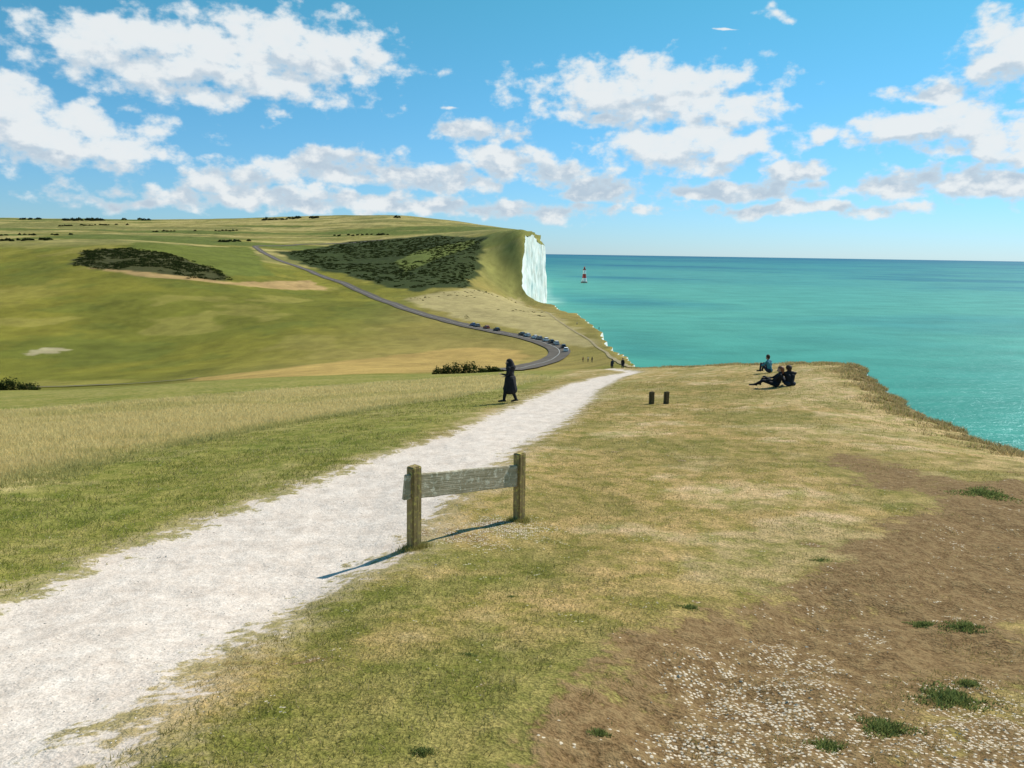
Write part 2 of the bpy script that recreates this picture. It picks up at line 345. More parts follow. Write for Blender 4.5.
FQ=np.stack([idx[:-1],idx[1:],nx[1:],nx[:-1]],-1).reshape(-1,4)
shore=sst(30,0,sx-np.interp(sy,EY,EX)-8)*(sy>300)*.9
reg(mesh_np("sea",np.stack([sx,sy,0*sx],1),FQ[:,::-1],sm,{"shore":shore},True),"structure")
# ---------------------------------------------------------------- road
rm=simple("asphalt",(.14,.12,.10),.95,.2,.3,.05); lm=simple("road_paint",(.55,.54,.5),.7,.1,2)
def smoothline(p,n):
    p=np.array(p); d=np.concatenate([[0],np.cumsum(np.hypot(*np.diff(p,axis=0).T))]); q=np.linspace(0,d[-1],n)
    r=np.stack([np.interp(q,d,p[:,0]),np.interp(q,d,p[:,1])],1); k=max(3,n//22)|1
    pad=np.concatenate([np.repeat(r[:1],k//2,0),r,np.repeat(r[-1:],k//2,0)]); ker=np.hanning(k+2)[1:-1]; ker/=ker.sum()
    return np.stack([np.convolve(pad[:,0],ker,'valid'),np.convolve(pad[:,1],ker,'valid')],1)
def ribbon(name,line,w,off,mat,nc=5,o0=0.):
    t=np.gradient(line,axis=0); t/=np.linalg.norm(t,axis=1)[:,None]; nn=np.stack([t[:,1],-t[:,0]],1)
    cc=np.linspace(-w/2,w/2,nc)+o0; p=line[:,None,:]+nn[:,None,:]*cc[None,:,None]; x=p[...,0].ravel();y=p[...,1].ravel()
    z=H(x,y)+off; idx=np.arange(len(x)).reshape(len(line),nc)
    q=np.stack([idx[:-1,:-1],idx[:-1,1:],idx[1:,1:],idx[1:,:-1]],-1).reshape(-1,4)
    return reg(mesh_np(name,np.stack([x,y,z],1),q,mat,None,True),"structure")
ra=[W(u,v,200,1600) for u,v in [(556,358),(562,351),(551,345),(528,338),(495,332),(470,327),(440,319),(400,307),(370,295),(340,282),(310,271),(280,261),(262,252),(254,246)]]
ra=[P(500,376,190)[:2],P(525,369,225)[:2],P(543,363,262)[:2]]+ra+[ra[-1]+np.array([40,120]),ra[-1]+np.array([160,230])]
LA=smoothline(ra,500); ribbon("road",LA,9,.35,rm)
ribbon("road_marking",LA,.2,.36,lm,2)
LB=smoothline([P(-250,394,205)[:2],P(0,387.5,212)[:2],P(120,381.5,225)[:2],P(200,379.5,232)[:2]],120); ribbon("lane",LB,3.5,.3,rm)
tr=simple("trodden_chalk",(.36,.28,.14),.95,.3,.2)
LT=smoothline([P(632,371,130)[:2],W(606,352,180),W(590,340,250),W(560,322,350),W(530,306,500),W(510,296,600)],200); ribbon("footpath",LT,1.0,.15,tr,3)
# ---------------------------------------------------------------- foliage
lfm,T,out=newmat("foliage"); colr=T.attr("col",'Color')
d1=T.node('ShaderNodeBsdfDiffuse');T.set(d1.inputs[0],colr); d2=T.node('ShaderNodeBsdfTranslucent');T.set(d2.inputs[0],colr)
mx=T.node('ShaderNodeMixShader');mx.inputs[0].default_value=.42;T.set(mx.inputs[1],d1.outputs[0]);T.set(mx.inputs[2],d2.outputs[0]);T.set(out.inputs[0],mx.outputs[0])
def leaves(lobes,per,leaf,cols):
    lobes=np.asarray(lobes); n=len(lobes)*per; L=np.repeat(lobes,per,0)
    d=rng.normal(size=(n,3)); d/=np.linalg.norm(d,axis=1)[:,None]; d[:,2]=np.abs(d[:,2])*1.0-.12
    rad=rng.uniform(.55,1.05,n)[:,None]; c=L[:,:3]+d*L[:,3:]*rad
    a=rng.normal(size=(n,3));a/=np.linalg.norm(a,axis=1)[:,None]; b=np.cross(a,d+rng.normal(size=(n,3))*.5); b/=np.linalg.norm(b,axis=1)[:,None]+1e-9
    s=(leaf*rng.uniform(.6,1.4,n))[:,None]; q=np.stack([c-a*s,c-b*s*.6,c+a*s,c+b*s*.6],1).reshape(-1,3)
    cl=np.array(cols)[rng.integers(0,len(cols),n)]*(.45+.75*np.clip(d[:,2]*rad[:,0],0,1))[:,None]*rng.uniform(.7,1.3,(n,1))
    return q,np.arange(n*4).reshape(-1,4),np.repeat(cl,4,0)
def bush(name,wid,hei,label,n,xy,leaf=.09,cols=((.05,.075,.02),(.08,.10,.03),(.035,.05,.015))):
    p=np.array(xy); lob=[]
    for i in range(n):
        dx=(i/(n-1)-.5+rng.uniform(-.04,.04))*wid; dy=rng.uniform(-.3,.3)*wid*.4; h=hei*(1-1.6*(dx/wid)**2)*rng.uniform(.5,1.)
        z=Hp(p[0]+dx,p[1]+dy); lob.append((dx,dy,z-Hp(*p),wid/n*rng.uniform(1.2,2.2),wid/n*1.8,h))
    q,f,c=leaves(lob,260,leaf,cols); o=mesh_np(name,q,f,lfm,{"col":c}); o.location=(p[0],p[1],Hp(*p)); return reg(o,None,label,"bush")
bush("gorse_bush",5.2,2.0,"low dark green gorse bush beside the chalk path",12,P(459,372,88)[:2])
bush("gorse_bush",1.6,1.3,"small dark thorn bush on the grassy brow",6,P(492,370,92)[:2])
bush("gorse_bush",10,3.2,"dark hedge-like bush at the valley field edge",14,P(8,401,150)[:2],.16)
bush("gorse_bush",9,3,"rounded dark bush beside the valley lane",12,P(-45,398,150)[:2],.16)
def scatter(pix,ymin,n,rmin,rmax,thr=None,per=36,leaf=.6,cols=((.042,.056,.016),(.058,.068,.021),(.032,.046,.013))):
    poly=polyf(pix,ymin); lo=poly.min(0);hi=poly.max(0); x=rng.uniform(lo[0],hi[0],n*8);y=rng.uniform(lo[1],hi[1],n*8)
    k=sdpoly(x,y,poly)<0
    if thr is not None:k&=fbm(x/45,y/45,4,90)>thr
    x=x[k][:n];y=y[k][:n]; z=H(x,y); r=rng.uniform(rmin,rmax,len(x))
    return leaves(np.stack([x,y,z-.2,r,r,r*rng.uniform(.3,.5,len(x))],1),per,leaf,cols)
def stuff(name,lst):
    vs=[];fs=[];cs_=[];o=0
    for q,f,c in lst: vs.append(q);fs.append(f+o);cs_.append(c);o+=len(q)
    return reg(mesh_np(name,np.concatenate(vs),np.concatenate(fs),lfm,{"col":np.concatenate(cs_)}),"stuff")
stuff("scrub",[scatter([(72,266),(85,250),(130,248),(170,254),(215,268),(230,280),(190,279),(150,271),(100,269)],300,800,1.5,4.4,-.14),
 scatter([(285,252),(350,242),(440,236),(484,238),(476,262),(462,283),(420,288),(385,286),(350,274),(310,265)],400,2200,1.4,3.6,-.08,34,.7),
 scatter([(410,298),(470,291),(515,296),(560,322),(540,330),(470,320)],200,110,.6,1.6,.05,30,.4),
 scatter([(440,282),(470,262),(476,268),(462,290)],300,60,1,2.2)])
lob=[]
for u0_,u1_,Yd,nn in((62,108,2150,40),(262,300,2100,26),(120,150,2200,8),(18,40,2200,12),(395,402,1950,3),(304,320,2080,8)):
    for i in range(nn):
        u=random.uniform(u0_,u1_); p=P(u,218,Yd*random.uniform(.98,1.01)); r=random.uniform(3,8); lob.append((p[0],p[1],Hp(p[0],p[1]),r,r,r*.9))
for u,v,du in((-40,236,120),(150,232,90),(330,236,60),(60,226,70),(0,241,60),(220,242,30)):
    for i in range(26):
        if random.random()<.35: continue
        q=W(u+du*i/26,v-i*.05+random.uniform(-.4,.4),1000,2400); r=random.uniform(1.2,3.8); lob.append((q[0],q[1],Hp(*q),r,r,r*.8))
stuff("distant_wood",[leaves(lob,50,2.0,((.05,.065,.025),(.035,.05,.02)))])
# ---------------------------------------------------------------- grass
def blades(x,y,h,w,cols,lean=.5):
    n=len(x); z=H(x,y); a=rng.uniform(0,2*np.pi,n); l=rng.uniform(0,1,n)*lean*h; b=rng.uniform(0,2*np.pi,n)
    dx=np.cos(a)*w/2;dy=np.sin(a)*w/2
    p0=np.stack([x-dx,y-dy,z-.004],1);p1=np.stack([x+dx,y+dy,z-.004],1);p2=np.stack([x+np.cos(b)*l,y+np.sin(b)*l,z+h],1)
    v=np.stack([p0,p1,p2],1).reshape(-1,3); cc=np.repeat(cols,3,0)
    return v,np.arange(3*n).reshape(-1,3),cc
def polar(n,r0_,r1_,a0,a1):
    r=np.exp(rng.uniform(math.log(r0_),math.log(r1_),n)); a=np.radians(rng.uniform(a0,a1,n)); return r*np.sin(a),r*np.cos(a)-D0
x,y=polar(360000,5.5,42,-37,36)
sd=sdpoly(x,y,PATH)+.7*fbm(x*2.3,y*2.3,3,14); ssc=sdpoly(x,y,SC); ta=sdpoly(x,y,TALL)
keep=(sd>.2)&(x<Xe(y)-.1)&(ta>-.3)
keep&=~((np.abs(ssc+.6+.5*fbm(x*.8,y*.8,3,22))<.9)&(fbm(x*3,y*3,3,24)<.1))
keep&=~((ssc<-.9)&(fbm(x*.7,y*.7,3,23)+.5*fbm(x*3,y*3,3,24)<.03))
keep&=fbm(x*.9,y*.9,4,33)+rng.uniform(-.15,.15,len(x))>-.08
wbk=(np.abs(x-6.2+1.2*fbm(x,y,3,66))<1.0)&(y>7.5)&(y<15)&(fbm(x*2,y*2,3,25)<.06); keep&=~wbk
keep&=(np.hypot((x+.5)*.75,(y-8.7)*.9)>.85+rng.uniform(-.3,.3,len(x)))
x,y,ta,sd=x[keep],y[keep],ta[keep],sd[keep]
lf_=sst(.3,-1.5,x-np.interp(y,PCY,PCX)); nl=sst(3.5,-1,x)*sst(16,8,y)
n=len(x); cl=np.array([(.42,.31,.13)])*(1-lf_[:,None])+np.array([(.29,.275,.075)])*lf_[:,None]
gn=np.maximum(sst(.0,.15,fbm(x*.6,y*.6,3,44))*(.45+.55*np.maximum(lf_,nl)),sst(.03,.16,-fbm(x*.5,y*.5,4,104))*(.6+.4*nl))
cl=cl*(1-.65*gn[:,None])+np.array([(.20,.22,.05)])*.65*gn[:,None]
st_=rng.uniform(0,1,n)<.26*(1-.5*gn); cl[st_]=(.55,.43,.23); cl*=rng.uniform(.65,1.25,(n,1))
h=rng.uniform(.006,.021,n)*(1+gn*.5)*(1+.9*lf_)*(1+y/45); w=.0035+.0006*y
v,f,c=blades(x,y,h,w,cl,1.5); reg(mesh_np("turf_grass",v,f,lfm,{"col":c}),"stuff")
x,y=polar(560000,12,95,-40,4)
ta=sdpoly(x,y,TALL); k=(ta+1.6*fbm(x/2,y/2,3,12)+rng.uniform(-.4,.4,len(x))<.2); x,y,ta=x[k],y[k],ta[k]; n=len(x)
edge=sst(-1.8,0.3,ta)*sst(40,25,y)
cl=np.tile(np.array([(.68,.56,.27)]),(n,1))*(1-.6*edge[:,None])+np.array([(.24,.265,.06)])*.6*edge[:,None]
gg=sst(.02,.2,fbm(x*.16,y*.5,4,46))[:,None]*.45; cl=cl*(1-gg)+np.array([(.42,.39,.13)])*gg; cl*=rng.uniform(.75,1.25,(n,1))
h=rng.uniform(.05,.17,n)*(1+.9*fbm(x*.5,y*.5,3,47))*(1-.3*edge); v,f,c=blades(x,y,h,.005+.0007*y,cl,.9)
reg(mesh_np("meadow_grass",v,f,lfm,{"col":c}),"stuff")
n=70000; y=np.exp(rng.uniform(math.log(10),math.log(62),n)); x=Xe(y)-np.abs(rng.normal(0,.6,n)); k=fbm(x*1.2,y*1.2,3,97)>-.08; x,y=x[k],y[k]; n=len(x)
cl=np.array([(.54,.41,.20)])*rng.uniform(.5,1.2,(n,1)); g_=rng.uniform(0,1,n)<.15; cl[g_]*=(.5,.7,.35)
v,f,c=blades(x,y,rng.uniform(.03,.14,n)*(1+1.6*fbm(x*.9,y*.9,3,98)),.010+.0006*y,cl,1.3); reg(mesh_np("cliff_edge_grass",v,f,lfm,{"col":c}),"stuff")
def weed(u,v,r,hh,n=260):
    p=W(u,v,.9,40); a=rng.uniform(0,6.28,n);q=rng.uniform(0,1,n)**.8*r*(1+.45*np.sin(a*3+u)+.2*np.sin(a*7+v)); x=p[0]+np.cos(a)*q*1.3;y=p[1]+np.sin(a)*q
    cl=np.array([(.23,.27,.085)])*rng.uniform(.35,1.5,(n,1)); V_,f,c=blades(x,y,hh*rng.uniform(.3,1,n)*np.maximum(.25,(1.1-q/r*.6)),.007+.02*r+0*x,cl,1.6)
    V_=V_-np.array([p[0],p[1],Hp(*p)]); o=mesh_np("weed_plant",V_,f,lfm,{"col":c}); o.location=(p[0],p[1],Hp(*p))
    reg(o,None,"low green weed growing in dry chalky soil","weed",  "weeds on the eroded clifftop")
for a in [(952,676,.17,.05,1400),(888,702,.12,.045,1000),(985,492,.35,.06,1800),(965,610,.14,.035,1000),(925,606,.09,.03,600),(422,752,.05,.022,400),(690,607,.07,.022,450),(972,662,.07,.03,500),(600,722,.05,.03,350),(830,722,.08,.04,500),(512,597,.05,.015,300),(820,560,.10,.02,700),(470,655,.05,.015,300)]: weed(*a)
# stones
ico=[(0,0,1),(.9,0,.1),(0,.9,-.1),(-.9,0,.1),(0,-.9,0),(0,0,-1)]; icof=[(0,1,2),(0,2,3),(0,3,4),(0,4,1),(5,2,1),(5,3,2),(5,4,3),(5,1,4)]
def stones(x,y,s,cols):
    n=len(x); z=H(x,y); B=np.array(ico)[None]*rng.uniform(.6,1.3,(n,6,1))*np.array([1,1,.5]); a=rng.uniform(0,6.28,n); ca,sa_=np.cos(a)[:,None],np.sin(a)[:,None]
    bx_=B[...,0]*ca-B[...,1]*sa_; by_=B[...,0]*sa_*.7+B[...,1]*ca*.7
    V_=np.stack([bx_*s[:,None]+x[:,None],by_*s[:,None]+y[:,None],B[...,2]*s[:,None]+(z+s*.1)[:,None]],-1).reshape(-1,3)
    f=(np.array(icof)[None]+6*np.arange(n)[:,None,None]).reshape(-1,3); return V_,f,np.repeat(cols,6,0)
stm,T,out=newmat("loose_chalk"); dd=T.node('ShaderNodeBsdfDiffuse');T.set(dd.inputs[0],T.attr("col",'Color'));T.set(out.inputs[0],dd.outputs[0])
x,y=polar(60000,5.5,22,-40,12); sd=sdpoly(x,y,PATH)+.6*fbm(x*2,y*2,3,15); pr=rng.uniform(0,1,len(x)); k=(sd<.12)&(pr<.25)|((sd<.8)&(pr<.07)); x,y=x[k],y[k]
s=rng.gamma(1.6,.0014,len(x))+.0018; cl=np.array([(.80,.70,.60)])*rng.uniform(.75,1.08,(len(x),1))
v,f,c=stones(x,y,np.minimum(s,.013)*(1+y/20),cl); reg(mesh_np("gravel",v,f,stm,{"col":c}),"stuff")
x,y=polar(80000,5.0,20,-5,40); a=sdpoly(x,y,rub)+1.1*fbm(x*2,y*2,4,5); b_=sdpoly(x,y,rub2)+1.1*fbm(x*2,y*2,4,6); c_=sdpoly(x,y,SC); pr=rng.uniform(0,1,len(x))
k=((a<0)&(pr<.36))|((b_<0)&(pr<.28))|((c_<0)&(pr<.025)&(fbm(x,y,3,77)>-.03)); x,y=x[k],y[k]
s=rng.gamma(1.3,.0028,len(x))+.0022; cl=np.array([(.74,.64,.49)])*rng.uniform(.45,1.1,(len(x),1))
v,f,c=stones(x,y,np.minimum(s,.028),cl); reg(mesh_np("chalk_rubble",v,f,stm,{"col":c}),"stuff")
# ---------------------------------------------------------------- wooden things
def woodmat(name,sc3,c0,c1,mid_,lich,amt):
    m,T,out=newmat(name); tc=T.node('ShaderNodeTexCoord').outputs['Object']
    g=T.noise(T.vm('MULTIPLY',tc,sc3),1,5,.6); l=T.noise(tc,18,5,.7); k=T.noise(tc,5,4,.6)
    c=T.mix(T.mr(g,.3,.7),c0,c1); c=T.mix(T.mr(k,.42,.62,0,.6),c,mid_); c=T.mix(T.mr(l,.52,.63,0,amt),c,lich)
    b=T.node('ShaderNodeBsdfPrincipled');T.set(b.inputs['Base Color'],c);b.inputs['Roughness'].default_value=.9;b.inputs['Specular IOR Level'].default_value=.15
    bp=T.node('ShaderNodeBump');bp.inputs['Distance'].default_value=.012;T.set(bp.inputs['Height'],g);T.set(b.inputs['Normal'],bp.outputs[0]);T.set(out.inputs[0],b.outputs[0]);return m
wpost=woodmat("weathered_post",(40,40,3),(.19,.125,.055,1),(.48,.36,.17,1),(.22,.165,.07,1),(.60,.50,.13,1),.8)
wdark=woodmat("dark_timber",(40,40,3),(.07,.05,.025,1),(.17,.13,.07,1),(.09,.07,.035,1),(.24,.20,.08,1),.5)
wboard=woodmat("weathered_board",(3,40,45),(.36,.30,.20,1),(.62,.53,.38,1),(.34,.29,.18,1),(.82,.76,.6,1),.85)
def beam(name,sx,sy,sz,mat,jit=.004,bev=.012,z0=0,cuts=8,axis=2):
    bm=bmesh.new(); bmesh.ops.create_cube(bm,size=1)
    for v in bm.verts: v.co=Vector((v.co.x*sx,v.co.y*sy,(v.co.z+.5)*sz+z0)) if axis==2 else Vector((v.co.x*sx,v.co.y*sy,v.co.z*sz))
    bmesh.ops.bevel(bm,geom=bm.edges[:],offset=bev,segments=2,affect='EDGES')
    long=[e for e in bm.edges if e.calc_length()>.5*max(sx,sz)]
    bmesh.ops.subdivide_edges(bm,edges=long,cuts=cuts,use_grid_fill=True)
    for v in bm.verts:
        nx_=fbm(np.array([v.co.x*9+v.co.z*5]),np.array([v.co.z*7+v.co.y*8]),3,3)[0]
        v.co.x+=nx_*jit*2; v.co.y+=nx_*jit*1.5
        if axis==0: v.co.z+=fbm(np.array([v.co.x*6]),np.array([np.sign(v.co.z)*3+.5]),3,5)[0]*.018
        if axis==2 and v.co.z>z0+sz-bev*1.2: v.co.z+=fbm(np.array([v.co.x*30]),np.array([v.co.y*30]),2,8)[0]*.03
    me=bpy.data.meshes.new(name); bm.to_mesh(me);bm.free(); me.materials.append(mat)
    o=bpy.data.objects.new(name,me); sc.collection.objects.link(o); return o
pl=W(414,547,2,40); pr_=W(519,521,2,40); zl=Hp(*pl); zr=Hp(*pr_)
e_=bpy.data.objects.new("wooden_barrier",None); sc.collection.objects.link(e_); e_.location=(pl[0],pl[1],zl)
reg(e_,None,"weathered two-post wooden barrier board standing beside the chalk path","barrier")
dv=np.array(pr_)-np.array(pl); ang=math.atan2(dv[1],dv[0]); Ld=np.linalg.norm(dv)
def post(z,p,h,w,tilt=0):
    o=beam("post",w,w*.95,h+.3,wpost,.005,.012,-.3); o.parent=e_; o.location=(p[0]-pl[0],p[1]-pl[1],z-zl); o.rotation_euler=(0,tilt,ang); return o
post(zl,pl,.92,.125,.01); post(zr,pr_,.88,.12,-.01)
Lb=Ld+.14; bo=beam("board",Lb,.045,.27,wboard,.003,.008,0,16,0); bo.parent=e_
ma=np.array([*(np.array(pl)-dv/Ld*.14),zl+.705]); mb=np.array([*pr_,zr+.60]); mid=(ma+mb)/2
bo.location=(mid[0]-pl[0],mid[1]-pl[1],mid[2]-zl); bo.rotation_euler=(0,-math.atan2(mb[2]-ma[2],Ld),ang)
for i,(u,v) in enumerate(((651.5,404),(666,404))):
    p=W(u,v,5,60); o=beam("wooden_bollard",.16,.13,.62,wdark,.006,.02,-.2,5); o.location=(p[0],p[1],Hp(*p)); o.rotation_euler=(0,.02*(i*2-1),.3)
    reg(o,None,"short squat dark timber bollard in dry grass","bollard","pair of short timber bollards")
for pp in (pl,pr_):
    n=900; a=rng.uniform(0,6.28,n); q=.07+np.abs(rng.normal(0,.06,n)); x=pp[0]+np.cos(a)*q; y=pp[1]+np.sin(a)*q
    cl=np.array([(.30,.27,.09)])*rng.uniform(.5,1.6,(n,1)); v,f,c=blades(x,y,rng.uniform(.02,.07,n),.006+0*x,cl,.9)
    v=v-np.array([pp[0],pp[1],Hp(*pp)]); o=mesh_np("grass_tuft",v,f,lfm,{"col":c}); o.location=(pp[0],pp[1],Hp(*pp)); reg(o,None,"tuft of longer grass around the foot of a timber post","grass tuft","grass tufts at the barrier posts")
# ---------------------------------------------------------------- people
skin=simple("skin",(.42,.26,.19),.6,.08,10); blk=simple("black_cloth",(.014,.014,.017),.85,.3,15); dark=simple("dark_denim",(.03,.035,.05),.85,.3,15)
teal=simple("teal_cloth",(.06,.24,.30),.8,.2,12); red=simple("rust_cloth",(.30,.09,.05),.8,.2,12); hairb=simple("brown_hair",(.05,.028,.015),.7,.3,40); haira=simple("auburn_hair",(.20,.07,.03),.6,.3,40)
shoe=simple("shoe",(.03,.028,.026),.6,.2,20); white=simple("pale_cloth",(.55,.53,.5),.8,.1,12)
def capsule(p0,p1,r0_,r1_,seg=12):
    p0=np.array(p0,float);p1=np.array(p1,float); ax=p1-p0; L=np.linalg.norm(ax)
    ax=ax/L if L>1e-6 else np.array([0,0,1.]); t=np.array([1.,0,0]) if abs(ax[0])<.8 else np.array([0,1.,0]); a=np.cross(ax,t);a/=np.linalg.norm(a);b=np.cross(ax,a)
    V_=[p0-ax*r0_];rings=[]
    for base_,r,ths in((p0,r0_,(-60,-30,0)),(p1,r1_,(0,30,60))):
        for th in ths:
            th=math.radians(th); rings.append([base_+ax*r*math.sin(th)+(a*math.cos(q)+b*math.sin(q))*r*math.cos(th) for q in np.linspace(0,2*np.pi,seg,endpoint=False)])
    for r in rings:V_+=r
    V_.append(p1+ax*r1_); F_=[]
    for i in range(len(rings)-1):
        for j in range(seg): F_.append((1+i*seg+j,1+i*seg+(j+1)%seg,1+(i+1)*seg+(j+1)%seg,1+(i+1)*seg+j))
    for j in range(seg):
        F_.append((0,1+(j+1)%seg,1+j)); q=1+(len(rings)-1)*seg; F_.append((len(V_)-1,q+j,q+(j+1)%seg))
    return V_,F_
def figure(name,caps,mats,vox,label,loc,rot,scale=1.,group=None,fat=1.):
    V_=[];F_=[]
    for c in caps:
        v,f=capsule(*c[:4]); o=len(V_); V_+=v; F_+=[tuple(k+o for k in q) for q in f]
    me=bpy.data.meshes.new(name); me.from_pydata([tuple(v) for v in V_],[],F_); me.update()
    bm=bmesh.new();bm.from_mesh(me);bmesh.ops.recalc_face_normals(bm,faces=bm.faces);bm.to_mesh(me);bm.free()
    o=bpy.data.objects.new(name,me); sc.collection.objects.link(o)
    md=o.modifiers.new("r",'REMESH');md.mode='VOXEL';md.voxel_size=vox
    s=o.modifiers.new("s",'SMOOTH');s.factor=.5;s.iterations=3
    dg=bpy.context.evaluated_depsgraph_get(); nm=bpy.data.meshes.new_from_object(o.evaluated_get(dg)); o.modifiers.clear(); o.data=nm
    nf=len(nm.polygons); ctr=np.empty(nf*3); nm.polygons.foreach_get("center",ctr); ctr=ctr.reshape(-1,3); best=np.full(nf,1e9); mi=np.zeros(nf,np.int32)
    for c in caps:
        a=np.array(c[0],float);b=np.array(c[1],float);ab=b-a; t=np.clip(((ctr-a)@ab)/(ab@ab+1e-9),0,1); d=np.linalg.norm(ctr-a-t[:,None]*ab,axis=1)-(c[2]+(c[3]-c[2])*t)
        k=d<best; best[k]=d[k]; mi[k]=c[4]
    nm.materials.clear()
    for m_ in mats:nm.materials.append(m_)
    nm.polygons.foreach_set("material_index",mi); nm.polygons.foreach_set("use_smooth",np.ones(nf,bool)); nm.update()
    o.location=loc;o.rotation_euler=(0,0,rot);o.scale=(scale*fat,scale*fat,scale)
    return reg(o,None,label,"person",group)
def lerp(a,b,t): return tuple(np.array(a)+(np.array(b)-np.array(a))*t)
def body(J,hair=.0,dress=False,veil=False):
    c=[]; h=np.array(J['head']); fw=np.array(J['face']); fw=fw/np.linalg.norm(fw); up=np.array(J.get('up',(0,0,1.)));sd_=np.cross(fw,up)
    c+=[(h+up*.03,h-up*.035+fw*.012,.088,.07,0),(h-up*.05+fw*.03,h-up*.075+fw*.035,.048,.035,0),(h+fw*.088-up*.005,h+fw*.10-up*.03,.010,.015,0)]
    for s in(-1,1): c+=[(h+sd_*s*.085,h+sd_*s*.085-up*.03,.016,.012,0),(h+fw*.082+sd_*s*.03+up*.012,h+fw*.084+sd_*s*.03+up*.012,.010,.010,3)]
    c+=[(h+fw*.087-up*.055+sd_*.015,h+fw*.087-up*.055-sd_*.015,.008,.008,0)]
    c+=[(h+up*.045-fw*.015,h+up*.02-fw*.03,.094,.092,3)]
    if hair>0: c+=[(h-fw*.05,h-fw*.075-up*hair,.08,.05,3)]
    if veil: c+=[(h-fw*.035,h-fw*.05-up*.16,.098,.14,3),(h-up*.10-fw*.01,np.array(J['chest'])+up*.12,.085,.16,3)]
    c+=[(h-up*.09,J['neck'],.052,.056,0)]
    ch=np.array(J['chest']);pe=np.array(J['pelvis']);sh0=np.array(J['sL']);sh1=np.array(J['sR']); wv=(sh1-sh0)/np.linalg.norm(sh1-sh0)
    c+=[(J['neck'],lerp(sh0,J['neck'],.25),.058,.06,1),(J['neck'],lerp(sh1,J['neck'],.25),.058,.06,1)]
    c+=[(sh0,sh1,.062,.062,1),(ch-wv*.07,lerp(ch,pe,.6)-wv*.045,.10,.085,1),(ch+wv*.07,lerp(ch,pe,.6)+wv*.045,.10,.085,1),(lerp(ch,pe,.5),pe,.11,.12,1),(pe-wv*.07,pe+wv*.07,.11,.11,2)]
    for s in'LR':
        S,E,Wr=J['s'+s],J['e'+s],J['w'+s]; c+=[(S,E,.056,.043,1),(E,Wr,.042,.03,1)]
        d=np.array(Wr)-np.array(E);d/=np.linalg.norm(d);d2=np.array(J.get('hd'+s,d),float);d2/=np.linalg.norm(d2); sdv=np.cross(d2,(0,0,1.))
        if np.linalg.norm(sdv)<.2: sdv=np.array([0,1.,0])
        sdv/=np.linalg.norm(sdv); cu=np.cross(sdv,d2)
        w0=np.array(Wr); c+=[(w0,w0+d2*.03,.027,.03,0),(w0+d2*.04-sdv*.018,w0+d2*.085-sdv*.022,.018,.014,0),(w0+d2*.04+sdv*.018,w0+d2*.085+sdv*.022,.018,.014,0)]
        for k,ln_ in zip((-1.5,-.5,.5,1.5),(.062,.075,.08,.07)):
            a=w0+d2*.09+sdv*k*.019; b2=a+d2*ln_*.5+sdv*k*.003; e2=b2+d2*ln_*.4+cu*.018; c+=[(a,b2,.0095,.0088,0),(b2,e2,.0088,.0075,0)]
        a=w0+d2*.03+sdv*.028; c+=[(a,a+d2*.035+sdv*.028,.012,.010,0),(a+d2*.035+sdv*.028,a+d2*.062+sdv*.03,.010,.008,0)]
        Hh,Kn,An,To=J['h'+s],J['k'+s],J['a'+s],J['t'+s]; c+=[(Hh,Kn,.088,.06,2),(Kn,lerp(Kn,An,.35),.057,.056,2),(lerp(Kn,An,.35),An,.056,.042,2),(An,To,.042,.034,4),(An,tuple(np.array(An)-(np.array(To)-np.array(An))*.25-np.array([0,0,.02])),.04,.036,4)]
    if dress: c+=[(lerp(ch,pe,.7),pe,.125,.17,2),(pe,np.array(pe)+np.array(dress),.165,.20,2),(np.array(pe)+np.array((-.05,0,0)),np.array(pe)+np.array(dress)+np.array((-.05,-.06,.0)),.15,.18,2),(np.array(pe)+np.array((.05,0,0)),np.array(pe)+np.array(dress)+np.array((.05,.06,.0)),.15,.18,2)]
    return c
def stand(stride=.18,**k):
    J=dict(head=(0,.02,1.53),face=(0,1,-.12),neck=(0,0,1.38),chest=(0,0,1.22),pelvis=(0,0,.92),sL=(-.15,0,1.33),sR=(.15,0,1.33),eL=(-.2,-.06,1.07),eR=(.2,.05,1.07),wL=(-.2,.06,.86),wR=(.18,.2,.88),
      hL=(-.085,0,.88),hR=(.085,0,.88),kL=(-.09,stride*.7,.48),kR=(.09,-stride*.2,.47),aL=(-.09,stride,.08),aR=(.09,-stride,.10),tL=(-.1,stride+.15,.04),tR=(.1,-stride+.14,.035)); J.update(k); return J
p=W(510,402.5,5,60)
Jw=stand(.16,face=(-.1,1,-.25),head=(0,.05,1.52),eL=(-.21,.02,1.08),wL=(-.12,.2,1.08),eR=(.21,.0,1.07),wR=(.14,.18,.98))
figure("person",body(Jw,dress=(0,0,-.42),veil=True),[skin,blk,blk,blk,shoe],.009,"person in long black dress and black headscarf walking on chalk path",(p[0],p[1],Hp(*p)),math.radians(70),1.02,None,1.28)
def far_person(u,v,mats,label,rot,ymin=80,sc_=1.05,xy=None,g="walkers on the clifftop path"):
    p=W(u,v,ymin,600) if xy is None else xy
    figure("person",body(stand(.15)),mats,.022,label,(p[0],p[1],Hp(p[0],p[1])),rot,sc_,g)
far_person(0,0,[skin,dark,dark,hairb,shoe],"walker in dark jacket and dark trousers on path",.2,xy=P(612,370,104)[:2])
far_person(0,0,[skin,blk,dark,hairb,shoe],"walker in black top striding along the path",2.9,xy=P(622.5,370,101)[:2])
